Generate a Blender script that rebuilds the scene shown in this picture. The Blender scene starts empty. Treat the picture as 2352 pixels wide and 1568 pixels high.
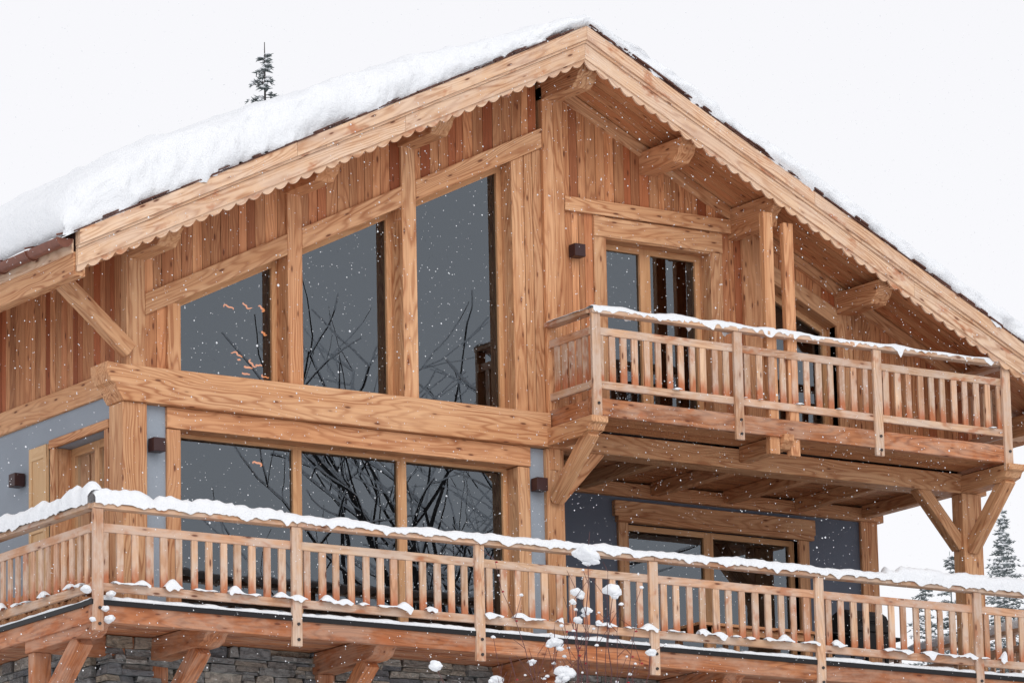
import bpy, math, random, bmesh
from mathutils import Vector, Matrix, noise
random.seed(7)
R=random.random
U=random.uniform
sc=bpy.context.scene
def s2l(c):
    return tuple(((v/255)/12.92 if v/255<=0.04045 else ((v/255+0.055)/1.055)**2.4) for v in c)+(1,)
# ---------------------------------------------------------------- materials
class NT:
    def __init__(s,name):
        s.m=bpy.data.materials.new(name);s.m.use_nodes=True;s.t=s.m.node_tree;s.t.nodes.clear()
        s.out=s.n('ShaderNodeOutputMaterial')
    def n(s,ty,ins=None,**kw):
        nd=s.t.nodes.new(ty)
        for k,v in kw.items(): setattr(nd,k,v)
        for k,v in (ins or {}).items():
            if isinstance(v,bpy.types.NodeSocket): s.t.links.new(v,nd.inputs[k])
            else: nd.inputs[k].default_value=v
        return nd
    def math(s,op,a,b=0.0,c=0.0,clamp=False):
        nd=s.n('ShaderNodeMath',{0:a,1:b,2:c},operation=op);nd.use_clamp=clamp;return nd.outputs[0]
    def mix(s,f,a,b,bt='MIX'):
        nd=s.n('ShaderNodeMix',data_type='RGBA',blend_type=bt)
        for i,v in ((0,f),(6,a),(7,b)):
            if isinstance(v,bpy.types.NodeSocket): s.t.links.new(v,nd.inputs[i])
            else: nd.inputs[i].default_value=v
        return nd.outputs[2]
    def vmul(s,v,k):
        return s.n('ShaderNodeVectorMath',{0:v,1:k},operation='MULTIPLY').outputs[0]
    def noise(s,v,sc=1,det=2,ro=.5,dist=0):
        return s.n('ShaderNodeTexNoise',{'Vector':v,'Scale':sc,'Detail':det,'Roughness':ro,'Distortion':dist}).outputs[0]
    def ramp(s,f,lo,hi):
        nd=s.n('ShaderNodeMapRange',{0:f,1:lo,2:hi,3:0.0,4:1.0});nd.clamp=True;return nd.outputs[0]
    def bsdf(s,col,rough=.6,normal=None,spec=.3,metal=0):
        b=s.n('ShaderNodeBsdfPrincipled',{'Base Color':col,'Roughness':rough,'Metallic':metal,'Specular IOR Level':spec})
        if normal is not None: s.t.links.new(normal,b.inputs['Normal'])
        s.t.links.new(b.outputs[0],s.out.inputs[0]);return b
    def bump(s,h,st=.3,d=.01):
        return s.n('ShaderNodeBump',{'Strength':st,'Distance':d,'Height':h}).outputs[0]

def wood(name,light,mid,dark,red,ringamt=.75,var=.25,weather=0.0,knots=.9,rfreq=13.0,grey=(196,170,150),stain=False):
    t=NT(name)
    gc=t.n('ShaderNodeAttribute',attribute_name='gc').outputs['Vector']
    rn=t.n('ShaderNodeAttribute',attribute_name='rnd').outputs['Fac']
    sep=t.n('ShaderNodeSeparateXYZ',{0:gc})
    n1=t.noise(t.vmul(gc,(.30,2.2,2.2)),1,3,.45)
    ab=t.math('ADD',sep.outputs[1],t.math('MULTIPLY',sep.outputs[2],.8))
    ph=t.math('ADD',t.math('MULTIPLY',n1,rfreq*1.7),t.math('MULTIPLY',ab,rfreq))
    ring=t.math('SINE',t.math('MULTIPLY',ph,6.283))
    ring=t.math('POWER',t.math('MULTIPLY_ADD',ring,.5,.5),2.4)
    fib=t.noise(t.vmul(gc,(1.0,34,34)),1,3,.65)
    big=t.noise(t.vmul(gc,(.5,5,5)),1,2,.5)
    patch=t.noise(t.vmul(gc,(.9,1.6,1.6)),1,3,.6)
    col=t.mix(t.ramp(big,.35,.68),s2l(light),s2l(mid))
    col=t.mix(t.math('MULTIPLY',t.ramp(rn,.45,1.0),var*2.2,clamp=True),col,s2l(red))
    amt=t.math('MULTIPLY',ring,t.math('MULTIPLY_ADD',t.ramp(patch,.30,.62),ringamt*.8,ringamt*.18))
    col=t.mix(amt,col,s2l(dark))
    col=t.mix(t.math('MULTIPLY',t.ramp(fib,.48,.70),.47),col,s2l(dark))
    val=t.math('ADD',t.math('MULTIPLY',t.math('FRACT',t.math('MULTIPLY',rn,7.31)),var),1-var*.45)
    col=t.mix(1.0,col,t.n('ShaderNodeCombineColor',{0:val,1:val,2:val}).outputs[0],'MULTIPLY')
    if weather>0:
        w=t.noise(t.vmul(gc,(1.3,3,3)),1.6,4,.65)
        col=t.mix(t.math('MULTIPLY',t.ramp(w,.40,.6),weather),col,s2l(grey))
        w2=t.noise(t.vmul(gc,(2.1,4,4)),1.2,3,.6)
        col=t.mix(t.math('MULTIPLY',t.ramp(w2,.58,.68),.65),col,s2l((170,98,58)))
    if stain:
        q=t.math('ADD',sep.outputs[0],t.math('MULTIPLY',t.noise(t.vmul(gc,(2,9,9)),1,3,.6),.5))
        col=t.mix(t.math('MULTIPLY',t.ramp(q,.46,.30),.8),col,s2l((174,94,52)))
    kv=t.n('ShaderNodeTexVoronoi',{'Vector':t.vmul(gc,(2.6,9,9)),'Scale':1.0})
    k=t.ramp(kv.outputs['Distance'],.15,.08)
    k2=t.ramp(kv.outputs['Distance'],.32,.10)
    col=t.mix(t.math('MULTIPLY',k2,.35*knots),col,s2l(dark))
    col=t.mix(t.math('MULTIPLY',k,knots*.95),col,s2l((92,48,32)))
    t.bsdf(col,.62,t.bump(t.math('ADD',fib,t.math('MULTIPLY',ring,.5)),.3,.004),.25)
    return t.m
M_beam=wood('larch_beam',(214,168,128),(200,147,105),(150,90,55),(192,130,89),.78,.2)
M_side=wood('larch_siding',(205,149,107),(187,128,87),(136,76,46),(158,86,53),.58,.46,rfreq=12)
M_barge=wood('larch_fascia',(224,192,162),(212,172,138),(160,106,73),(208,162,126),.78,.12,weather=.4,grey=(218,196,178))
M_rail=wood('larch_weathered',(208,174,144),(194,152,119),(146,96,67),(187,130,96),.55,.32,weather=.7,grey=(200,180,165))
M_slat=wood('larch_slats',(208,174,144),(196,155,124),(152,105,77),(190,140,108),.55,.38,weather=.65,grey=(202,183,168),stain=True)
M_deckb=wood('larch_wet',(192,129,88),(170,105,67),(116,63,38),(154,85,52),.75,.3,weather=.35)
M_soff=wood('larch_soffit',(205,152,111),(190,131,90),(144,88,54),(174,110,72),.58,.28)
M_frame=wood('window_frame_wood',(210,164,122),(199,150,107),(160,105,67),(197,142,99),.4,.08,knots=.0)
M_pale=wood('shutter_wood',(218,184,144),(210,172,129),(184,137,94),(210,170,127),.3,.08,knots=.0)

def plain(name,rgb,rough=.6,nscale=8,amt=.12,bs=.2,bd=.01,spec=.3,metal=0):
    t=NT(name)
    o=t.n('ShaderNodeTexCoord').outputs['Object']
    n=t.math('ADD',t.math('MULTIPLY',t.noise(o,nscale,4,.6),.5),t.math('MULTIPLY',t.noise(o,1.3,4,.6),.5))
    c=s2l(rgb)
    lo=tuple(v*(1-amt*1.6) for v in c[:3])+(1,);hi=tuple(min(1,v*(1+amt*1.6)) for v in c[:3])+(1,)
    t.bsdf(t.mix(n,lo,hi),rough,t.bump(n,bs,bd),spec,metal)
    return t.m
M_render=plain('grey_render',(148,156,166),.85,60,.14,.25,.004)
M_render_shade=plain('grey_render_porch_shade',(100,107,121),.85,60,.12,.25,.004)  # darker copy of the grey render; the porch's shade is put into its colour
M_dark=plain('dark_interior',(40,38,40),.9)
M_lamp=plain('lamp_metal',(62,40,40),.4,20,.1)
M_copper=plain('copper_gutter',(122,78,64),.45,14,.35,metal=.3)
M_shing=plain('dark_shingle',(86,56,47),.8,9,.55)
M_black=plain('black_flashing',(26,24,26),.5)
M_bark=plain('bark',(60,56,56),.9,20,.3)
M_twig=plain('red_twig',(92,60,60),.8,20,.3)
M_berry=plain('berry',(150,20,30),.4)
M_metal=plain('bolt_metal',(70,66,66),.4,metal=.6)
def snowmat(name,lo,hi,sc_,st,bd):
    t=NT(name)
    o=t.n('ShaderNodeTexCoord').outputs['Object']
    n=t.noise(o,sc_,5,.6);n2=t.noise(o,sc_*8,3,.6)
    h=t.math('ADD',n,t.math('MULTIPLY',n2,.2))
    t.bsdf(t.mix(n,lo,hi),.75,t.bump(h,st,bd),.15)
    return t.m
M_snow=snowmat('snow',(.76,.78,.81,1),(.84,.85,.87,1),6,.6,.07)
M_ground=snowmat('snow_ground',(.80,.82,.84,1),(.88,.89,.9,1),.3,.4,.4)
def stonemat():
    t=NT('schist_stone')
    rn=t.n('ShaderNodeAttribute',attribute_name='rnd').outputs['Fac']
    o=t.n('ShaderNodeTexCoord').outputs['Object']
    n=t.noise(t.vmul(o,(7,7,14)),1,7,.75,1.0)
    r=t.n('ShaderNodeValToRGB',{0:rn});cr=r.color_ramp
    cr.elements[0].color=s2l((162,164,164));cr.elements[1].color=s2l((214,198,176))
    for p,c in((.3,(186,188,186)),(.5,(138,143,150)),(.7,(198,184,164)),(.85,(212,210,204))):
        e=cr.elements.new(p);e.color=s2l(c)
    col=t.mix(t.ramp(n,.38,.58),t.mix(.62,r.outputs[0],(.06,.06,.06,1)),r.outputs[0])
    t.bsdf(col,.8,t.bump(n,1.0,.08),.3)
    return t.m
M_stone=stonemat()
def glassmat():
    t=NT('window_glass')
    fr=t.n('ShaderNodeFresnel',{'IOR':2.25}).outputs[0]
    o=t.n('ShaderNodeTexCoord').outputs['Object']
    wob=t.bump(t.noise(o,.9,1,.5),.05,.02)
    gl=t.n('ShaderNodeBsdfGlossy',{'Color':(.82,.91,1.0,1),'Roughness':.0,'Normal':wob})
    tr=t.n('ShaderNodeBsdfTransparent',{'Color':(.62,.66,.68,1)})
    mx=t.n('ShaderNodeMixShader',{0:fr,1:tr.outputs[0],2:gl.outputs[0]})
    t.t.links.new(mx.outputs[0],t.out.inputs[0]);return t.m
M_glass=glassmat()
def emis(name,c,st):
    t=NT(name);e=t.n('ShaderNodeEmission',{'Color':c,'Strength':st});t.t.links.new(e.outputs[0],t.out.inputs[0]);return t.m
M_glow=emis('chandelier_glow',(1,.34,.13,1),1.3)
def hazy_needlemat():
    t=NT('needles')
    rn=t.n('ShaderNodeAttribute',attribute_name='rnd').outputs['Fac']
    t.bsdf(t.mix(rn,s2l((84,94,94)),s2l((140,148,150))),.8);return t.m  # distance haze is painted into the needles as paler greys
M_needle_haze=hazy_needlemat()

# ---------------------------------------------------------------- mesh builder
class MB:
    def __init__(s): s.v=[];s.f=[];s.g=[];s.r=[];s.zero=False
    def add(s,vs,fs,al=(1,0,0),rnd=None):
        al=Vector(al).normalized()
        t=Vector((0,0,1)) if abs(al.z)<.8 else Vector((1,0,0))
        a1=al.cross(t).normalized();a2=al.cross(a1)
        o=Vector((0 if s.zero else U(0,60),U(0,60),U(0,60)));b=len(s.v);r=R() if rnd is None else rnd
        p0=Vector(vs[0])
        for v in vs:
            v=Vector(v);s.v.append(tuple(v));d=v-p0
            s.g.append((d.dot(al)+o.x,d.dot(a1)+o.y,d.dot(a2)+o.z));s.r.append(r)
        for f in fs: s.f.append(tuple(i+b for i in f))
    def prism(s,poly,pl,d0,d1,al=(1,0,0),rnd=None):
        n=len(poly)
        def mk(p,d):
            if pl=='XZ': return (p[0],d,p[1])
            if pl=='YZ': return (d,p[0],p[1])
            return (p[0],p[1],d)
        vs=[mk(p,d0) for p in poly]+[mk(p,d1) for p in poly]
        fs=[tuple(range(n)),tuple(range(2*n-1,n-1,-1))]+[(i,(i+1)%n,(i+1)%n+n,i+n) for i in range(n)]
        s.add(vs,fs,al,rnd)
    def box(s,x0,x1,y0,y1,z0,z1,al=None,rnd=None):
        if al is None:
            d=(abs(x1-x0),abs(y1-y0),abs(z1-z0));k=d.index(max(d));al=[(1,0,0),(0,1,0),(0,0,1)][k]
        s.prism([(x0,z0),(x1,z0),(x1,z1),(x0,z1)],'XZ',y0,y1,al,rnd)
    def beam(s,p0,p1,w,h,side=None):
        p0=Vector(p0);p1=Vector(p1);d=(p1-p0).normalized()
        sd=Vector(side).normalized() if side else d.cross(Vector((0,0,1))).normalized()
        up=sd.cross(d).normalized()
        vs=[p+sd*a*w/2+up*b*h/2 for p in(p0,p1) for a,b in((-1,-1),(1,-1),(1,1),(-1,1))]
        s.add(vs,[(0,1,2,3),(7,6,5,4),(0,1,5,4),(1,2,6,5),(2,3,7,6),(3,0,4,7)],d)
    def tube(s,p0,p1,r0,r1,n=5,rnd=None):
        p0=Vector(p0);p1=Vector(p1);d=p1-p0
        if d.length<1e-6:return
        d.normalize();a=d.orthogonal().normalized();b=d.cross(a)
        vs=[]
        for p,r in((p0,r0),(p1,r1)):
            for i in range(n):
                t=2*math.pi*i/n;vs.append(p+a*math.cos(t)*r+b*math.sin(t)*r)
        s.add(vs,[(i,(i+1)%n,(i+1)%n+n,i+n) for i in range(n)]+[tuple(range(n)),tuple(range(2*n-1,n-1,-1))],d,rnd)
    def make(s,name,mat,parent=None,bevel=0,smooth=False,recalc=True):
        me=bpy.data.meshes.new(name);me.from_pydata(s.v,[],s.f)
        a=me.attributes.new('gc','FLOAT_VECTOR','POINT');a.data.foreach_set('vector',[c for g in s.g for c in g])
        a=me.attributes.new('rnd','FLOAT','POINT');a.data.foreach_set('value',s.r)
        if recalc:
            bm=bmesh.new();bm.from_mesh(me);bmesh.ops.recalc_face_normals(bm,faces=bm.faces);bm.to_mesh(me);bm.free()
        me.materials.append(mat)
        if smooth: me.polygons.foreach_set('use_smooth',[True]*len(me.polygons))
        ob=bpy.data.objects.new(name,me);sc.collection.objects.link(ob)
        if parent: ob.parent=parent
        if bevel:
            m=ob.modifiers.new('b','BEVEL');m.width=bevel;m.segments=1;m.limit_method='ANGLE';m.angle_limit=math.radians(50)
        return ob
def empty(name):
    e=bpy.data.objects.new(name,None);sc.collection.objects.link(e);return e
chalet=empty('wooden_chalet')

# ---------------------------------------------------------------- dimensions
RX,RZ,S=6.22,8.24,0.485
YB=-1.15
def zt(x): return RZ-S*abs(x-RX)
def wl(x): return 4.17+0.487*(x-0.74)
def wr(x): return 5.55-0.46*(x-9.85)
TOP=.30
beams=MB();side=MB();soff=MB();frame=MB();barge=MB();rend=MB();rend2=MB();glass=MB();dark=MB()

def vside(x0,x1,zb,ztp,y0=0.0,y1=.04,w=.135):
    n=max(1,round((x1-x0)/w));x=x0
    ws=[U(.75,1.3) for _ in range(n)];k=(x1-x0)/sum(ws)
    for q in ws:
        a=x;b=x+q*k;x=b
        g=.0035
        A=zb(a) if callable(zb) else zb;B=zb(b) if callable(zb) else zb
        C=ztp(b) if callable(ztp) else ztp;D=ztp(a) if callable(ztp) else ztp
        dy=U(0,.006)
        side.prism([(a+g,A),(b-g,B),(b-g,C),(a+g,D)],'XZ',y0+dy,y1,(0,0,1))
    A=zb(x0) if callable(zb) else zb;B=zb(x1) if callable(zb) else zb
    C=ztp(x1) if callable(ztp) else ztp;D=ztp(x0) if callable(ztp) else ztp
    dark.prism([(x0,A),(x1,B),(x1,C),(x0,D)],'XZ',y1-.02,y1+.1,(0,0,1))
top=lambda x: zt(x)-TOP
for a,b in((.23,2.31),(2.53,4.05),(4.27,6.22)): vside(a,b,lambda x:wl(x)+.27,top)
vside(.23,.55,3.24,wl)
for a,b in((5.79,5.99),(5.99,6.13),(6.13,6.27)):
    beams.prism([(a+.004,3.24),(b-.004,3.24),(b-.004,wl(b)),(a+.004,wl(a))],'XZ',-.012,.3,(0,0,1))
vside(6.61,9.55,6.25,top);vside(6.61,7.09,3.2,6.06);vside(9.21,9.55,3.2,6.06)
vside(9.85,11.14,lambda x:wr(x)+.25,top);vside(11.14,13.5,3.2,top)
def post(x0,x1,z0,z1,y0=-.045,y1=.3,mb=beams): mb.box(x0,x1,y0,y1,z0,z1,(0,0,1))
post(0,.23,3.24,zt(.1)-.55);post(.55,.74,3.24,wl(.64));post(2.31,2.53,3.24,zt(2.4)-.55);post(4.05,4.27,3.24,zt(4.15)-.55)
post(6.27,6.44,2.5,zt(6.4)-.45,-.07);post(6.445,6.61,3.0,zt(6.5)-.45,-.055)
post(9.55,9.85,3.2,zt(9.7)-.32,-.05)
post(7.09,7.29,3.2,6.05,-.03);post(9.01,9.21,3.2,6.05,-.03)
post(11.14,11.4,3.2,zt(11.3)-.4,-.03)
for a,b in((.23,2.31),(2.53,4.05),(4.27,6.27)):
    beams.prism([(a,wl(a)),(b,wl(b)),(b,wl(b)+.275),(a,wl(a)+.275)],'XZ',-.05,.3,(1,0,.487))
beams.prism([(9.85,wr(9.85)),(11.14,wr(11.14)),(11.14,wr(11.14)+.25),(9.85,wr(9.85)+.25)],'XZ',-.04,.3,(1,0,-.46))
beams.box(6.62,9.549,-.06,.1,6.055,6.25)
beams.box(7.29,9.01,-.022,.3,5.74,6.045)
beams.box(7.089,9.21,-.05,-.015,5.76,6.03)
beams.prism([(6.62,zt(6.62)-.47),(13.6,zt(13.6)-.47),(13.6,zt(13.6)-.295),(6.62,zt(6.62)-.295)],'XZ',-.06,0.02,(1,0,-S))
# main beam + second lintel
beams.prism([(-.36,3.26),(-.36,3.13),(-.30,3.02),(-.24,2.99),(-.2,2.9),(-.13,2.79),(6.268,2.79),(6.268,3.245),(-.2,3.245)],'XZ',-.13,.3,(1,0,0))
beams.box(.54,5.99,-.04,.3,2.52,2.785)
beams.box(6.612,13.62,-.10,.25,2.79,3.06)
beams.box(6.27,6.612,-.16,.25,2.785,3.0,(1,0,0))
post(-.11,.23,-.1,2.788,-.08,.28);post(.54,.74,-.1,2.51,-.03);post(5.79,5.98,-.1,2.51,-.03);post(6.22,6.5,-.1,2.784,-.06)
post(13.16,13.5,-2.6,2.788,-.12,.12)
rend.box(.23,.54,.01,.25,-.1,2.788);rend.box(5.98,6.22,.01,.25,-.1,2.78)
rend.box(6.3,6.5,.24,2.3,-.1,2.9)
# side wall (X=0)
y=0.05
while y<10.5:
    w=U(.11,.17);side.box(U(-.004,.002),.04,y+.003,y+w-.003,3.26,4.95,(0,0,1));y+=w
dark.box(.035,.12,.05,10.5,3.2,4.95)
beams.box(-.05,.1,-.0,10.5,2.96,3.26,(0,1,0))
beams.box(-.03,.1,-.03,.12,3.26,5.0,(0,0,1))
for a,b,c,d in((.29,.52,-.1,2.96),(.52,1.88,2.55,2.96),(1.88,10.5,-.1,2.96),(.52,1.88,-.1,.3)):
    rend.box(0,.3,a,b,c,d)
dark.box(.6,.65,.32,2.4,0,2.75)
# side window
beams.prism([(.43,2.66),(1.97,2.66),(2.0,2.55),(.40,2.55)],'YZ',-.05,.02,(0,1,0))
for a,b in((.43,.55),(1.85,1.97)): beams.box(-.035,.03,a,b,.3,2.55,(0,0,1))
for a,b in((.52,.535),(1.862,1.877)): beams.box(.031,.32,a,b,.3,2.548,(0,0,1))
frame.box(.22,.3,.54,.62,.3,2.54,(0,0,1));frame.box(.22,.3,1.76,1.86,.3,2.54,(0,0,1));frame.box(.215,.3,1.12,1.24,.3,2.54,(0,0,1));frame.box(.218,.3,.54,1.86,2.44,2.545)
glass.add([(.26,.6,.3),(.26,1.8,.3),(.26,1.8,2.5),(.26,.6,2.5)],[(0,1,2,3)])
sh=MB()
sh.box(-.06,-.02,2.0,2.46,.35,2.62,(0,0,1))
for z0,z1 in((2.45,2.62),(1.5,1.62),(.35,.5)): sh.box(-.075,-.06,2.0,2.46,z0,z1,(0,1,0))
for a,b in((2.0,2.07),(2.39,2.46)): sh.box(-.078,-.06,a,b,.35,2.62,(0,0,1))
sh.make('shutter',M_pale,chalet,.006)
# ---------------------------------------------------------------- windows
def pane(pts,y,fw=.07):
    glass.add([(p[0],y,p[1]) for p in pts],[tuple(range(len(pts)))])
    n=len(pts)
    for i in range(n):
        a=Vector((pts[i][0],y,pts[i][1]));b=Vector((pts[(i+1)%n][0],y,pts[(i+1)%n][1]))
        c=Vector((sum(p[0] for p in pts)/n,y,sum(p[1] for p in pts)/n))
        d=(b-a).normalized();nrm=Vector((-d.z,0,d.x))
        if nrm.dot(c-a)<0:nrm=-nrm
        m=nrm*fw/2
        frame.beam(a+m,b+m,.085+U(-.004,.004),fw,side=(0,1,0))
for x0,x1 in((.74,2.31),(2.53,4.05),(4.27,5.79)):
    pane([(x0,3.2),(x1,3.2),(x1,wl(x1)),(x0,wl(x0))],.28,.075)
for x0,x1 in((.74,2.59),(2.59,4.165),(4.165,5.79)): pane([(x0,0),(x1,0),(x1,2.54),(x0,2.54)],.28,.065)
for x0,x1 in((7.29,8.09),(8.09,9.01)): pane([(x0,3.3),(x1,3.3),(x1,5.75),(x0,5.75)],.26,.085)
pane([(9.85,3.3),(11.14,3.3),(11.14,wr(11.14)),(9.85,wr(9.85))],.26,.08)
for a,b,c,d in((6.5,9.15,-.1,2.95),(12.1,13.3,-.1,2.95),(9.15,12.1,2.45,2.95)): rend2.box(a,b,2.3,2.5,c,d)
beams.box(8.91,12.38,2.22,2.32,2.5,2.72);beams.box(8.95,12.34,2.2,2.3,2.42,2.499)
beams.box(8.98,9.15,2.25,2.5,-.1,2.42);beams.box(12.1,12.28,2.25,2.5,-.1,2.42)
for x0,x1 in((9.15,10.6),(10.6,12.1)): pane([(x0,0),(x1,0),(x1,2.42),(x0,2.42)],2.42,.08)
beams.box(13.22,13.52,2.25,2.55,-.1,2.95,(0,0,1))
beams.box(6.5,13.6,2.2,2.45,2.78,2.97)
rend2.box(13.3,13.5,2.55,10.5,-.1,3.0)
yy=.25
while yy<2.4: soff.box(6.4,13.55,yy,yy+.138,3.0,3.03,(1,0,0));yy+=.142
for xx in(7.0,8.25,9.5,10.75,12.0,13.2): beams.box(xx,xx+.16,.25,2.2,2.82,2.998,(0,1,0))
dark.box(6.4,13.55,.25,10.5,3.04,3.1)
# interior shell
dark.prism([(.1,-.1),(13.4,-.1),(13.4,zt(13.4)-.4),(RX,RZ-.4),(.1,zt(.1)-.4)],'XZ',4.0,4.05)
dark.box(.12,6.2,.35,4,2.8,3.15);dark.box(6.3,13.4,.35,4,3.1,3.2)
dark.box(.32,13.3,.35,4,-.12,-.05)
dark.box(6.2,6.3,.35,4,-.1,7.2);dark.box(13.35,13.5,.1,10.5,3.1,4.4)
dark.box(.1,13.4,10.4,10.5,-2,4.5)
# ---------------------------------------------------------------- roof
def slope_beam(mb,x0,x1,y0,y1,o0,o1,rnd=None):
    al=(1,0,S if x1<=RX+.01 else -S)
    mb.prism([(x0,zt(x0)+o0),(x1,zt(x1)+o0),(x1,zt(x1)+o1),(x0,zt(x0)+o1)],'XZ',y0,y1,al,rnd)
XL,XR=-1.34,14.9
y=YB+.03
while y<.0:
    for a,b in((XL+.03,RX),(RX,XR)): slope_beam(soff,a,b,y+.004,y+.138,-.28,-.25)
    y+=.142
while y<10.6:
    slope_beam(soff,XL+.03,.1,y+.003,y+.139,-.28,-.25);slope_beam(soff,13.4,XR,y+.003,y+.139,-.28,-.25);y+=.142
rs=MB()
for a,b in((XL+.02,RX),(RX,XR)): slope_beam(rs,a,b,YB+.03,10.6,-.249,-.01)
rs.make('roof_deck',M_shing,chalet)
def barges(cuts,y0,y1,o0,o1):
    for a,b in zip(cuts,cuts[1:]): slope_beam(barge,a+.002,b-.002,y0,y1,o0,o1)
barges([XL,1.75,RX],YB-.085,YB+.03,-.185,-.005);barges([RX,9.9,XR],YB-.085,YB+.03,-.185,-.005)
barges([XL,2.2,RX],YB-.055,YB+.02,-.225,-.188);barges([RX,10.7,XR],YB-.055,YB+.02,-.225,-.188)
barges([XL,3.4,RX],YB-.03,YB+.025,-.435,-.229);barges([RX,11.6,XR],YB-.03,YB+.025,-.435,-.229)
for x0,x1 in((XL,RX),(RX,XR)):
    n=int((x1-x0)/.014);vs=[];fs=[]
    for i in range(n+1):
        x=x0+(x1-x0)*i/n;z=zt(x);q=abs(math.sin(math.pi*(x-RX)/.19))
        zb=z-.46-.062*q**.75
        vs+=[(x,YB-.006,z-.40),(x,YB-.006,zb),(x,YB+.02,zb),(x,YB+.02,z-.40)]
    for i in range(n):
        a=4*i;b=a+4;fs+=[(a,a+1,b+1,b),(a+1,a+2,b+2,b+1),(a+2,a+3,b+3,b+2)]
    barge.add(vs,fs,(1,0,S if x1<=RX else -S))
def purlin(xc,y1,w=.27,h=.30,off=None,ye=-.98,mb=beams):
    zz=zt(xc)-.29-(S*w/2 if off is None else off)
    mb.prism([(y1,zz),(ye,zz),(ye,zz-.10),(ye+.05,zz-.13),(ye+.08,zz-.2),(ye+.16,zz-.25),(ye+.2,zz-h),(y1,zz-h)],'YZ',xc-w/2,xc+w/2,(0,1,0))
for xc in(.12,2.42,4.16): purlin(xc,.1)
purlin(6.42,.1,.3,.28,.05)
for xc in(8.02,11.28,14.3): purlin(xc,.1)
purlin(9.42,.1,.15,.42,0,-1.1)
for a,b in((9.17,9.33),(9.51,9.67)): beams.box(a,b,-1.03,-.93,2.82,6.13 if a<9.4 else 6.02,(0,0,1))
slope_beam(beams,-1.28,0.0,-.16,.0,-.50,-.285)
beams.beam((-.98,-.08,4.22),(-.02,-.08,3.42),.16,.2,side=(0,1,0))
beams.box(-1.36,-1.2,YB+.035,10.6,4.02,4.32,(0,1,0))
barge.box(-1.385,-1.361,YB+.04,10.6,4.3,4.47,(0,1,0))
g=MB();n=10
def gut(r,yy): return [(-1.49+r*math.cos(math.pi+math.pi*i/n),yy,4.47+r*math.sin(math.pi+math.pi*i/n)) for i in range(n+1)]
vs=gut(.1,-1.12)+gut(.1,10.6)+gut(.09,-1.12)+gut(.09,10.6)
fs=[]
for i in range(n):
    fs+=[(i,i+1,i+1+n+1,i+n+1),(i+2*n+2,i+1+2*n+2,i+1+3*n+3,i+3*n+3)]
fs.append(tuple(range(n+1)))
g.add(vs,fs)
for yy in(-1.12,-.3,.5,1.3,2.1):
    g.tube((-1.385,yy,4.56),(-1.6,yy,4.5),.012,.012)
    pr=None
    for i in range(n+1):
        p=(-1.49+.106*math.cos(math.pi+math.pi*i/n),yy,4.47+.106*math.sin(math.pi+math.pi*i/n))
        if pr: g.tube(pr,p,.012,.012,4)
        pr=p
g.make('gutter',M_copper,chalet,recalc=False)
sh=MB();x=XL-.06
while x<XR:
    w=U(.1,.34);a=x;b=x+w-.008;x+=w
    if a<RX<b: continue
    o=U(-.004,.008)
    slope_beam(sh,a,b,YB-U(.085,.115),YB+.3,o,o+U(.014,.026))
    if R()<.5: slope_beam(sh,a-.03,b-.02,YB-U(.08,.13),YB+.3,o+.027,o+U(.04,.055))
sh.make('shingle_edge',M_shing,chalet)
# ---------------------------------------------------------------- balconies
rail=MB();deckb=MB();blk=MB();bolt=MB();slats=MB();slats.zero=True
def railing(ax,c,out,a0,a1,zb,posts,slat=.2,inner=False):
    def B(mb,p0,p1,d0,d1,z0,z1,al=None):
        lo,hi=sorted((c-out*d0,c-out*d1))
        if ax=='X': mb.box(p0,p1,lo,hi,z0,z1,al or (1,0,0))
        else: mb.box(lo,hi,p0,p1,z0,z1,al or (0,1,0))
    cuts=[a0]+[p for p in posts if a0+.3<p<a1-.3]+[a1]
    for p,q in zip(cuts,cuts[1:]):
        B(rail,p+.002,q-.002,-.035,.125,zb+1.055,zb+1.115)
        B(rail,p+.002,q-.002,.03,.075,zb+.78,zb+.885)
        B(rail,p+.002,q-.002,.03,.085,zb+.07,zb+.17)
        B(deckb,p+.002,q-.002,.02,.12,zb-.30,zb-.06)
        m=max(1,round((q-p-.16)/slat))
        for i in range(m):
            s=p+.08+(q-p-.16)*(i+.5)/m+U(-.01,.01);w=.045+U(-.004,.004)
            B(slats,s-w,s+w,.04,.068,zb+.17,zb+.78,(0,0,1))
    for p in posts:
        B(rail,p-.068,p+.068,-.015,.035,zb-.41,zb+1.054,(0,0,1))
        for dz in(-.33,-.14):
            if ax=='X': bolt.tube((p+.01,c-out*(-.012),zb+dz),(p+.01,c-out*(-.032),zb+dz),.02,.02,8)
            else: bolt.tube((c-out*(-.012),p,zb+dz),(c-out*(-.032),p,zb+dz),.02,.02,8)
YL=-1.75;XS=-1.45
railing('X',YL,-1,XS,14.8,0,[XS+.07]+[1.36+2.66*k for k in range(6)])
railing('Y',XS,-1,YL+.05,9.5,0,[1.0,3.6,6.2,8.8])
railing('Y',14.8,1,YL+.05,5.5,0,[0.9,3.5,5.4])
railing('X',5.5,1,13.5,14.8,0,[13.7])
YU=-1.09
railing('X',YU,-1,6.27,13.3,3.35,[6.34,8.63,10.97,13.22],.19)
railing('Y',6.27,-1,YU+.05,-.05,3.35,[],.18)
railing('Y',13.3,1,YU+.05,0,3.35,[],.18)
blk.box(XS-.02,14.8,YL-.008,YL+.2,-.10,-.04);blk.box(XS-.008,XS+.2,YL+.2,9.5,-.10,-.04)
y=YL+.13
while y<0: deckb.box(XS+.13,14.7,y,y+.138,-.16,-.12,(1,0,0));y+=.145
blk.box(XS+.1,14.7,YL+.12,0,-.115,-.065);blk.box(XS+.1,0,0.001,9.5,-.115,-.065);blk.box(6.4,14.7,0.001,5.4,-.115,-.065)
y=0
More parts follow.
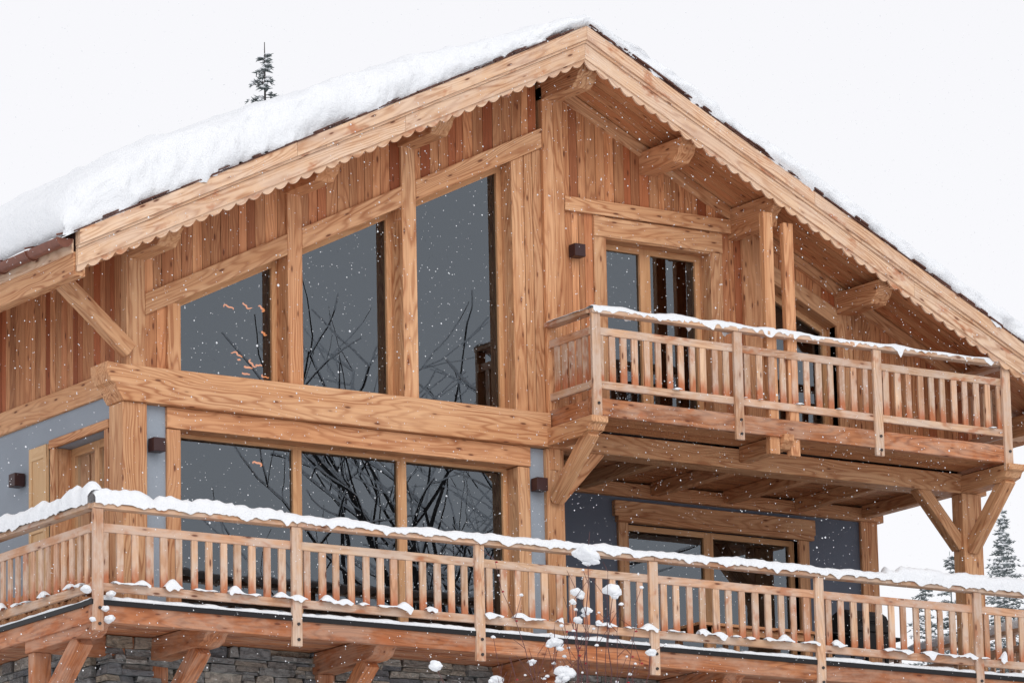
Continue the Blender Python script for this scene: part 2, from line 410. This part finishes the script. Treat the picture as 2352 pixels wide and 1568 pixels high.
while y<9.4: deckb.box(XS+.13,-.02,y,y+.138,-.16,-.12,(1,0,0));y+=.145
y=YU+.13
while y<-.11: soff.box(6.4,13.2,y,y+.128,3.1,3.13,(1,0,0));y+=.131
deckb.box(6.4,13.2,YU+.13,-.01,3.2,3.28)
for x0,x1 in((6.2,6.46),(13.16,13.44)):
    beams.prism([(.1,3.035),(-1.16,3.035),(-1.16,2.95),(-1.1,2.93),(-1.06,2.86),(-.95,2.83),(-.9,2.80),(.1,2.80)],'YZ',x0,x1,(0,1,0))
beams.prism([(-.1,3.09),(-1.12,3.09),(-1.12,3.0),(-1.02,2.9),(-.1,2.87)],'YZ',9.335,9.505,(0,1,0))
beams.beam((6.34,-.08,2.1),(6.34,-.95,2.86),.16,.17,side=(1,0,0))
beams.beam((13.3,-.1,2.0),(13.3,-.95,2.86),.18,.18,side=(1,0,0))
beams.beam((6.44,.06,2.12),(7.12,.06,2.84),.16,.17,side=(0,1,0))
beams.beam((13.2,.03,2.05),(12.5,.03,2.84),.18,.18,side=(0,1,0))
for xx in(-1.25,.37,2.77,5.45,8.1,10.7,13.3):
    yb=0.05
    deckb.prism([(yb,-.17),(YL+.16,-.17),(YL+.16,-.27),(YL+.25,-.31),(YL+.3,-.38),(YL+.42,-.42),(yb,-.44)],'YZ',xx-.15,xx+.15,(0,1,0))
    deckb.beam((xx,.0,-1.35),(xx,-1.15,-.42),.2,.2,side=(1,0,0))
    deckb.box(xx-.12,xx+.12,-.12,.02,-2.6,-.44,(0,0,1))
deckb.box(XS+.15,0,-.15,.05,-.42,-.17,(1,0,0))
# ---------------------------------------------------------------- stone base
st=MB();z=-2.9
while z<-.17:
    h=U(.06,.19)
    if z+h>-.2: h=max(.02,-.165-z)
    x=-.4
    while x<13.5:
        w=U(.14,.62);d=U(0,.05);y0=-.02-d-(.12 if x<.2 else 0)
        j=lambda:U(-.022,.022)
        if R()<.5 and h>.08:
            m_=h*U(.35,.65);c_=U(.35,.65)*w if R()<.5 else None
            segs=[(x,x+w,z,z+m_),(x,x+w,z+m_,z+h)]
            if c_: segs=[(x,x+w,z,z+m_),(x,x+c_,z+m_,z+h),(x+c_,x+w,z+m_,z+h)]
            for xa,xb,z0,z1 in segs:
                d=U(0,.07);y0=-.02-d-(.12 if x<.2 else 0)
                st.prism([(xa+.004,z0+.003),(xb-.004,z0+.003+j()*.3),(xb-.010+j(),z1-.004),((xa+xb)/2,z1-.001),(xa+.010+j(),z1-.003+j()*.3)],'XZ',y0,.1,(1,0,0))
        else:
            st.prism([(x+.004+j()*.5,z+.003+j()*.4),(x+w*.5,z+.003+j()*.5),(x+w-.004+j()*.5,z+.003+j()*.6),(x+w-.012+j(),z+h-.006),(x+w*.45,z+h-.002+j()*.5),(x+.012+j(),z+h-.006+j()*.5)],'XZ',y0,.1,(1,0,0))
        x+=w
    y=.12
    while y<6:
        w=U(.15,.5);d=U(0,.05)
        st.prism([(y+.006,z+.005),(y+w-.006,z+.005),(y+w-.01,z+h-.005),(y+.01,z+h-.005)],'YZ',-.42-d,-.3,(0,1,0));y+=w
    z+=h+.002
st.make('stone_base',M_stone,chalet,.012)
blk.box(-.38,13.5,.05,10.4,-4.5,-.17)

beams.make('timber_frame',M_beam,chalet,.008);side.make('plank_siding',M_side,chalet);soff.make('soffit_planks',M_soff,chalet)
frame.make('window_frames',M_frame,chalet);barge.make('bargeboards',M_barge,chalet)
rend.make('rendered_walls',M_render,chalet);rend2.make('porch_walls',M_render_shade,chalet)
glass.make('window_panes',M_glass,chalet,recalc=False);dark.make('interior',M_dark,chalet)
rail.make('balcony_railings',M_rail,chalet,.005);slats.make('railing_slats',M_slat,chalet)
deckb.make('balcony_decks',M_deckb,chalet,.006);blk.make('deck_flashing',M_black,chalet);bolt.make('railing_bolts',M_metal,chalet)

# ---------------------------------------------------------------- chandelier (inside)
ch=MB();cr_=random.Random(21)
def arc(c,r,a0,a1,tilt,th_=.012):
    pr=None
    for i in range(9):
        a=math.radians(a0+(a1-a0)*i/8);k=1+.25*math.sin(i*1.3+r*90)
        p=Vector((c[0]+r*k*math.cos(a),c[1]+r*math.sin(a)*math.sin(tilt),c[2]+r*k*math.sin(a)*math.cos(tilt)*.8))
        if pr: ch.tube(pr,p,th_*(.5+.8*math.sin(math.pi*i/9)),th_*(.5+.8*math.sin(math.pi*(i+1)/9)),6)
        pr=p
for c in((2.62,2,4.68),(2.95,2,4.76),(3.1,2,4.72),(3.3,2,4.1),(3.22,2,4.42),(3.38,2,4.4),(2.72,2,4.06),(2.82,2,4.0),(2.92,2,3.93),(3.02,2,4.0),(2.88,2,3.84),(3.12,2,3.96),(2.6,2,3.45),(3.35,2,3.75),(3.4,2,3.42),(3.18,2,3.85)):
    a0=cr_.uniform(-40,200);arc(c,cr_.uniform(.04,.09),a0,a0+cr_.uniform(70,190),cr_.uniform(.1,1.1),cr_.uniform(.007,.012))
arc((2.45,1,2.4),.06,-20,160,.4,.01)
ch.make('chandelier',M_glow,chalet,recalc=False)

# ---------------------------------------------------------------- wall lamps
def lamp(x,y,z,n):
    m=MB();w=.085
    if n=='front':
        m.box(x-w,x+w,y-.17,y-.02,z-w,z+w);m.box(x-.04,x+.04,y-.02,y+.02,z-.05,z+.05)
    else:
        m.box(x-.17,x-.02,y-w,y+w,z-w,z+w);m.box(x-.02,x+.02,y-.04,y+.04,z-.05,z+.05)
    m.make('wall_lamp',M_lamp,None,.004)
lamp(.36,0,2.27,'front');lamp(6.08,0,2.28,'front');lamp(6.77,0,5.5,'front');lamp(0,2.75,2.27,'side');lamp(4.2,-.05,-.75,'front')

# ---------------------------------------------------------------- snow
def nz(x,y=0,z=0): return noise.noise(Vector((x,y,z)))
snow=MB()
def snow_strip(p0,p1,width,hf,seed,drop=.03,step=.03,mb=None):
    mb=mb or snow
    p0=Vector(p0);p1=Vector(p1);d=p1-p0;L=d.length;d.normalize();sd=d.cross(Vector((0,0,1))).normalized()
    n=int(L/step)+1;M=11;vs=[];ok=[]
    for i in range(n+1):
        s=L*i/n;P=p0+d*s
        h=hf(s)*(1+.5*nz(s*1.3,seed)+.35*nz(s*4.1,seed+5)+.16*nz(s*11,seed+6));h*=min(1,math.sqrt(max(0,min(s,L-s)/.06)))
        ok.append(h>.006);h=max(h,.001)
        for k in range(M):
            a=math.pi*k/(M-1);c=math.cos(a);wv=width/2*(1+.16*nz(s*5,seed+9+(k>M/2)*3)+.08*nz(s*13,seed+2+(k>M/2)*3))
            z=(max(0,math.sin(a))**.7)*h*(1+.05*nz(s*9,k*.7,seed))
            if k in(0,M-1): z=-drop*max(0,.25+1.5*nz(s*5,seed+20+k)+.7*nz(s*14,seed+k))*min(1,h/.05)
            off=1.06 if k in (1,M-2) else 1.0
            vs.append(P+sd*(c*wv*off)+Vector((0,0,z)))
    fs=[]
    for i in range(n):
        if ok[i] and ok[i+1]:
            for k in range(M-1): fs.append((i*M+k,i*M+k+1,(i+1)*M+k+1,(i+1)*M+k))
    mb.add(vs,fs)
def hl(s):
    x=XS+s
    h=.095
    if x<.5: h=.18
    elif x<1.2:h=.14
    if x>10.5: h=.19
    return h
snow_strip((XS-.03,YL+.045,1.112),(14.8,YL+.045,1.112),.21,hl,3,.06)
snow_strip((XS+.04,YL-.05,1.112),(XS+.04,9.5,1.112),.23,lambda s:.21,13,.05)
snow_strip((6.25,YU+.045,4.462),(13.3,YU+.045,4.462),.17,lambda s:.04+ (.025 if s<3 else 0)+.06*nz(s*1.7,4),23,.1)
snow_strip((6.3,-.1,4.462),(6.3,YU,4.462),.16,lambda s:.012,27,.02)
snow_strip((XS+.1,YL+.0,.165),(14.8,YL+.0,.165),.1,lambda s:.075*(1 if nz(s*1.1,7)>-.3 else 0)*max(0,.3+2.0*nz(s*4.6,8)) if s>.15 else 0,33,.08,.02)
snow_strip((XS+.1,YL+.10,-.04),(14.8,YL+.10,-.04),.17,lambda s:.06,43,.0)
snow_strip((XS+.10,YL+.1,-.04),(XS+.1,9,-.04),.17,lambda s:.05,53,.0)
snow_strip((XS+.0,YL,.165),(XS+.0,6,.165),.1,lambda s:.06*max(0,.1+2*nz(s*4.5,9)),63,.05,.02)
snow_strip((6.4,YU,3.515),(13.2,YU,3.515),.08,lambda s:.04*max(0,-.35+2*nz(s*4.5,19)),64,.03,.02)
snow_strip((14.76,YL,1.112),(14.76,5.5,1.112),.17,lambda s:.12,73)
snow_strip((XS+.3,YL+.55,-.06),(14.6,YL+.55,-.06),.9,lambda s:.05,83,0)
snow.make('railing_snow',M_snow,chalet,smooth=True,recalc=False)
def th(x):
    if x<RX:
        pts=[(-1.7,.68),(0,.78),(1.5,.74),(3.5,.56),(5.2,.34),(6.2,.18)]
    else: pts=[(6.2,.18),(7,.28),(9,.33),(12,.36),(15,.38)]
    for (a,b),(c,d) in zip(pts,pts[1:]):
        if a<=x<=c: return b+(d-b)*(x-a)/(c-a)
    return pts[0][1] if x<0 else pts[-1][1]
prof=[(0,-.12),(-.03,.06),(-.06,.16),(-.075,.28),(-.08,.4),(-.065,.52),(-.04,.63),(0.0,.72),(.06,.8),(.14,.87),(.24,.925),(.4,.97),(.62,1.0)]
ys=[(YB-.04+a,h) for a,h in prof]+[(YB-.04+.62+i*.35,1.0) for i in range(1,32)]
xsL=[(XL-.14+a*1.0,h) for a,h in prof]
xs=[(x,max(h,0)) for x,h in xsL];x=XL-.14+.66
while x<15: xs.append((x,1.0));x+=.04
rsn=MB();vs=[];W=len(xs)
for j,(y,hy) in enumerate(ys):
    for i,(x,hx) in enumerate(xs):
        base=zt(x)+.02
        if j==0: base+=.06*(nz(x*3.5,3)+nz(x*11,9))
        lump=1+.14*nz(x*.9,y*.9,2)+.08*nz(x*2.6,y*2.6,5)
        h=th(x)*hy*hx*lump if hy>0 else 0
        k=(1 if hy<.9 else max(0,(1-hy)*10))
        yy=y+(.10*nz(x*1.1,j*.16,7)+.07*nz(x*3.2,j*.3,17)+.04*nz(x*9,j*.5,27)+.016*nz(x*22,j*.9,37))*k
        vs.append((x,yy,base+h+ (.03*nz(x*5,y*5,3)+.016*nz(x*14,y*14,j*.6) if hy>.1 else 0)+(-.03 if hy<0 else 0)))
fs=[(j*W+i,j*W+i+1,(j+1)*W+i+1,(j+1)*W+i) for j in range(len(ys)-1) for i in range(W-1)]
rsn.add(vs,fs);rsn.make('roof_snow',M_snow,chalet,smooth=True,recalc=False)

# ---------------------------------------------------------------- terrain
CAM=Vector((-27.898,-50.075,-9.272))
hx,hy=math.cos(math.radians(56.094)),math.sin(math.radians(56.094))
def gz(x,y):
    s=(x-CAM.x)*hx+(y-CAM.y)*hy
    s2=max(-150,min(260,s))
    z=-10.97+.136*s2+.25*nz(x*.12,y*.12)*min(1,abs(s)/8)
    if s>260: z+=(s-260)*.01
    return z
gm=MB()
def grid(c,inner,outer):
    out=[];d=0;st=2.0
    while d<outer: out.append(d);d+=st; st=st if d<inner else st*1.3
    return sorted(set([c-q for q in out]+[c+q for q in out]))
gx=grid(0,60,1800);gy=grid(0,70,1800);W=len(gx)
gm.add([(x,y,gz(x,y)) for y in gy for x in gx],[(j*W+i,j*W+i+1,(j+1)*W+i+1,(j+1)*W+i) for j in range(len(gy)-1) for i in range(W-1)])
gm.make('ground',M_ground,None,smooth=True,recalc=False)

# ---------------------------------------------------------------- trees
def bare_tree(base,H,seed,spread=.9,maxlev=4,r0=.02):
    rr=random.Random(seed);br=MB();sn=MB()
    def grow(p,d,L,r,lev):
        n=4;q=p
        for i in range(n):
            d2=(d+Vector((rr.uniform(-.25,.25),rr.uniform(-.25,.25),rr.uniform(-.1,.14)))).normalized()
            e=q+d2*L/n;r1=r*(1-.1*(i+1))
            br.tube(q,e,r*(1-.1*i),r1,5)
            if abs(d2.z)<.8 and r<.07: sn.tube(q+Vector((0,0,r*.9)),e+Vector((0,0,r1*.9)),r*.9+.008,r1*.9+.008,5)
            q=e;d=d2
            if lev<maxlev and (i>=1 and lev>0) and rr.random()<.7:
                ax=Vector((rr.uniform(-1,1),rr.uniform(-1,1),rr.uniform(-.1,.6))).normalized()
                grow(q,(d*.5+ax*spread).normalized(),L*rr.uniform(.55,.75),r1*.55,lev+1)
        if lev<maxlev:
            for k in range(4 if lev==0 else 2):
                ax=Vector((rr.uniform(-1,1),rr.uniform(-1,1),rr.uniform(-.1,.6))).normalized()
                grow(q,(d*.6+ax*.8).normalized(),L*.72,r*.6,lev+1)
    grow(Vector(base),Vector((0,0,1)),H*.45,H*r0,0)
    e=empty('bare_tree');br.make('branches',M_bark,e,recalc=False);sn.make('branch_snow',M_snow,e,recalc=False)
bare_tree((11.9,-11.4,gz(11.9,-11.4)-.2),9.4,5)
bare_tree((15.6,-16.6,gz(15.6,-16.6)-.2),11.4,11,.7,4,.010)

def conifer(nd,sn,tr,base,H,W,seed,dens=1.0):
    rr=random.Random(seed);base=Vector(base)
    tr.tube(base,base+Vector((0,0,H*.8)),H*.012,H*.003,6);tr.tube(base+Vector((0,0,H*.8)),base+Vector((0,0,H)),H*.003,.008,5)
    z=.12*H
    while z<H*.985:
        f=1-z/H;n=int((4+4*f)*dens)+1
        for k in range(n):
            a=rr.uniform(0,6.283);L=max(.06,W*(f**.9)*rr.uniform(.4,1.15));zz=z+rr.uniform(-.1,.1)
            d=Vector((math.cos(a),math.sin(a),0));p=base+Vector((0,0,zz))
            m=max(3,int(L/.13));pr=p
            for i in range(m):
                t=(i+1)/m;q=p+d*L*t+Vector((0,0,(.35*t-.4*t*t)*L*.8))
                tr.tube(pr,q,.010*(1-t)+.003,.010*(1-t)+.002,3)
                for _ in range(3):
                    b=a+rr.choice((-1,1))*rr.uniform(.4,1.1);l=rr.uniform(.06,.15)*(1.2-.5*t)
                    e=q+Vector((math.cos(b)*l,math.sin(b)*l,rr.uniform(-.06,.05)))
                    w=Vector((-math.sin(b),math.cos(b),0))*.015
                    nd.add([q-w,q+w,e+w*.4,e-w*.4],[(0,1,2,3)],rnd=rr.random())
                    u=Vector((0,0,.015));nd.add([q-u,q+u,e+u*.3,e-u*.3],[(0,1,2,3)],rnd=rr.random())
                if rr.random()<.6:
                    s=rr.uniform(.03,.08);c=q+Vector((0,0,.03))
                    sn.add([c+Vector((s,0,0)),c+Vector((0,s,0)),c+Vector((-s,0,0)),c+Vector((0,-s,0)),c+Vector((0,0,s*.6)),c-Vector((0,0,s*.3))],[(0,1,4),(1,2,4),(2,3,4),(3,0,4),(1,0,5),(2,1,5),(3,2,5),(0,3,5)])
                pr=q
        z+=max(.11,.035*H*f+.06)
e=empty('pine_tree');a,b,c=MB(),MB(),MB()
conifer(a,b,c,(16.6,24.4,gz(16.6,24.4)),16.0-gz(16.6,24.4),3.3,3,.8)
a.make('needles',M_needle_haze,e,recalc=False);b.make('snow_clumps',M_snow,e,recalc=False);c.make('trunk',M_bark,e,recalc=False)
e=empty('distant_trees');a,b,c=MB(),MB(),MB()
for x,y,h,sd in((42.2,33.8,6.3,1),(44.0,33,7.4,2),(43.2,37,6.0,3),(40.8,34.5,4.0,4),(45.5,35,6.8,6),(41.6,36,5.4,7),(39.5,38,3.4,8),(42.9,34.6,6.9,9),(38.5,39,2.8,10)):
    conifer(a,b,c,(x,y,gz(x,y)),h,1.9,sd,.8)
a.make('needles',M_needle_haze,e,recalc=False);b.make('snow_clumps',M_snow,e,recalc=False);c.make('trunks',M_needle_haze,e,recalc=False)  # trunks take the same haze-paled colour as the needles

# ---------------------------------------------------------------- shrub with snow clumps
def lump(mb,c,r,seed,sq=.8):
    bm=bmesh.new();bmesh.ops.create_icosphere(bm,subdivisions=3,radius=1)
    vs=[]
    for v in bm.verts:
        p=v.co;k=1+.45*nz(p.x*1.1+seed,p.y*1.1,p.z*1.1)+.15*nz(p.x*3+seed,p.y*3,p.z*3)
        zz=p.z if p.z>0 else p.z*.7
        vs.append(Vector(c)+Vector((p.x*r*k,p.y*r*k,zz*r*k*sq)))
    fs=[tuple(v.index for v in f.verts) for f in bm.faces];mb.add(vs,fs);bm.free()
e=empty('snowy_shrub');tw,sn,be=MB(),MB(),MB()
B0=Vector((-2.0,-12.6,-2.25));rv=Vector((.83,-.558,0));dv=Vector((.558,.83,0))
cl=[(.11,.98,.115),(0,.62,.06),(.35,.62,.08),(.085,.43,.05),(0,.34,.045),(-.23,.11,.075),(-1.4,-.09,.07),(-.15,-.19,.1),(-.81,-.23,.06),(-.45,-.06,.035),(.7,.0,.05),(-.05,.5,.03),(.2,.3,.03)]
def wig(p,q,r0,r1,seed,n=7):
    rr=random.Random(seed);pr=p
    for i in range(n):
        t=(i+1)/n;m=p.lerp(q,t)+Vector((rr.uniform(-.03,.03),rr.uniform(-.03,.03),0))*(1 if i<n-1 else 0)
        tw.tube(pr,m,r0+(r1-r0)*i/n,r0+(r1-r0)*t,5);pr=m
        if rr.random()<.8:
            f=m+Vector((rr.uniform(-.18,.18),rr.uniform(-.18,.18),rr.uniform(.08,.3)));tw.tube(m,f,.0035,.002,4)
            if rr.random()<.3: lump(sn,f,rr.uniform(.012,.025),rr.random()*9)
            if rr.random()<.3: lump(be,m+Vector((.02,0,-.02)),.014,1)
root=B0+Vector((0,0,gz(B0.x,B0.y)-B0.z))
for i,(u,v,r) in enumerate(cl):
    c=B0+rv*u+Vector((0,0,v))+dv*U(-.15,.15)
    lump(sn,c,r,i*3.1,.8)
    for k in range(4): lump(sn,c+Vector((U(-1,1)*r*.8,U(-1,1)*r*.8,-U(-.3,.9)*r)),r*U(.35,.6),i*7+k)
    rt=root+rv*(u*.3)+dv*U(-.2,.2);rt.z-=.1
    wig(rt,c,.011,.004,i,12)
for i in range(12):
    c=B0+rv*U(-.9,.7)+Vector((0,0,U(-.2,1.1)));wig(root+rv*U(-.3,.3)-Vector((0,0,.1)),c,.009,.002,50+i,12)
tw.make('twigs',M_twig,e,recalc=False);sn.make('snow_clumps',M_snow,e,smooth=True,recalc=False);be.make('berries',M_berry,e,recalc=False)
cs=MB()
for (x,z,r) in ((-1.22,.02,.06),(-1.3,-.16,.05),(-1.24,-.28,.07),(-1.46,-.3,.04),(-1.55,.05,.07)): lump(cs,(x-.02,YL-.06,z),r,x*9)
cs.make('corner_snow',M_snow,chalet,smooth=True,recalc=False)

# ---------------------------------------------------------------- deck furniture
t=empty('patio_table');m=MB()
for i in range(6): m.box(8.9,10.9,.3+i*.14,.43+i*.14,.70,.74,(1,0,0))
for x in(9.05,10.7):
    for y in(.36,1.02): m.box(x,x+.08,y,y+.08,-.065,.70,(0,0,1))
m.box(8.95,10.85,.36,.4,.6,.699);m.make('table_boards',M_beam,t,.004)
t=empty('garden_bench');m=MB()
for i in range(3): m.box(8.95,10.85,-.25+i*.12,-.15+i*.12,.42,.45,(1,0,0))
for x in(9.1,10.65):
    for y in(-.22,.03): m.box(x,x+.06,y,y+.06,-.065,.42,(0,0,1))
m.make('bench_boards',M_beam,t,.004)
t=empty('barbecue_grill');m=MB()
m.prism([(11.45,.55),(12.15,.55),(12.15,.8),(11.45,.8)],'XZ',.3,.85)
m.prism([(.3,.805),(.85,.805),(.85,.95),(.76,1.07),(.62,1.12),(.48,1.12),(.36,1.04),(.3,.93)],'YZ',11.47,12.13)
for x in(11.48,12.07):
    for y in(.33,.77): m.box(x,x+.05,y,y+.05,-.065,.55)
m.box(11.15,11.45,.35,.8,.74,.77);m.box(12.15,12.45,.35,.8,.74,.77);m.box(11.5,12.1,.35,.8,.12,.15)
m.tube((11.6,.26,.95),(12.0,.26,.95),.014,.014,8);m.box(11.6,11.63,.26,.3,.94,.96);m.box(11.97,12.0,.26,.3,.94,.96)
m.make('grill_body',M_black,t,.012)
t=empty('firewood_stack');m=MB();z=0
for r in range(6):
    y=.35+(r%2)*.07
    while y<3.6:
        m.tube((-.42+U(-.03,.03),y,.01+r*.115),(-.04,y,.01+r*.115),U(.05,.062),U(.05,.062),7);y+=.128
m.make('logs',M_beam,t)

# ---------------------------------------------------------------- falling snow
fl=MB();rr=random.Random(2)
def flake(x,y,z,r):
    fl.add([(x+r,y,z),(x,y+r,z),(x-r,y,z),(x,y-r,z),(x,y,z+r),(x,y,z-r)],[(0,1,4),(1,2,4),(2,3,4),(3,0,4),(1,0,5),(2,1,5),(3,2,5),(0,3,5)])
for i in range(32000):
    x,y,z=rr.uniform(-20,17),rr.uniform(-26,-1.9),rr.uniform(-6,10)
    flake(x,y,z,rr.uniform(.0025,.0068)*(1.0 if rr.random()<.95 else 1.7))
for i in range(6000):
    flake(rr.uniform(-2,14),rr.uniform(-1.8,-.2) if i%2 else rr.uniform(-5,-1.8),rr.uniform(-.5,8),rr.uniform(.002,.006))
fl.make('falling_snow',M_snow,None,recalc=False)

# ---------------------------------------------------------------- light & camera
w=bpy.data.worlds.new('World');sc.world=w;w.use_nodes=True;nt=w.node_tree;nt.nodes.clear()
el,az=math.radians(32),math.radians(198)
sky=nt.nodes.new('ShaderNodeTexSky');sky.sky_type='NISHITA';sky.sun_disc=False;sky.sun_elevation=el;sky.sun_rotation=az
hs=nt.nodes.new('ShaderNodeHueSaturation');hs.inputs['Saturation'].default_value=.2
b1=nt.nodes.new('ShaderNodeBackground');b1.inputs[1].default_value=.02
b2=nt.nodes.new('ShaderNodeBackground');b2.inputs[0].default_value=(.955,.95,.98,1);b2.inputs[1].default_value=.88
ad=nt.nodes.new('ShaderNodeAddShader');o=nt.nodes.new('ShaderNodeOutputWorld')
nt.links.new(sky.outputs[0],hs.inputs['Color']);nt.links.new(hs.outputs[0],b1.inputs[0]);nt.links.new(b1.outputs[0],ad.inputs[0]);nt.links.new(b2.outputs[0],ad.inputs[1]);nt.links.new(ad.outputs[0],o.inputs[0])
sl=bpy.data.lights.new('sun','SUN');sl.energy=1.1;sl.angle=math.radians(50);sl.color=(1,.985,.96)
so=bpy.data.objects.new('sun',sl);sc.collection.objects.link(so)
tosun=Vector((math.sin(az)*math.cos(el),math.cos(az)*math.cos(el),math.sin(el)))
so.rotation_euler=tosun.to_track_quat('Z','Y').to_euler()
pi,ya,ro=[math.radians(v) for v in (12.568,56.094,-1.203)]
F=Vector((math.cos(ya)*math.cos(pi),math.sin(ya)*math.cos(pi),math.sin(pi)))
r=Vector((math.sin(ya),-math.cos(ya),0));u=r.cross(F)
c,s=math.cos(ro),math.sin(ro);r,u=c*r+s*u,-s*r+c*u
cd=bpy.data.cameras.new('Camera');cam=bpy.data.objects.new('Camera',cd);sc.collection.objects.link(cam);sc.camera=cam
m=Matrix((r,u,-F)).transposed().to_4x4();m.translation=CAM;cam.matrix_world=m
cd.sensor_width=36;cd.lens=10816.5/2352*36;cd.clip_end=5000;cd.clip_start=.5
sc.view_settings.view_transform='Standard';sc.view_settings.look='None';sc.view_settings.exposure=0
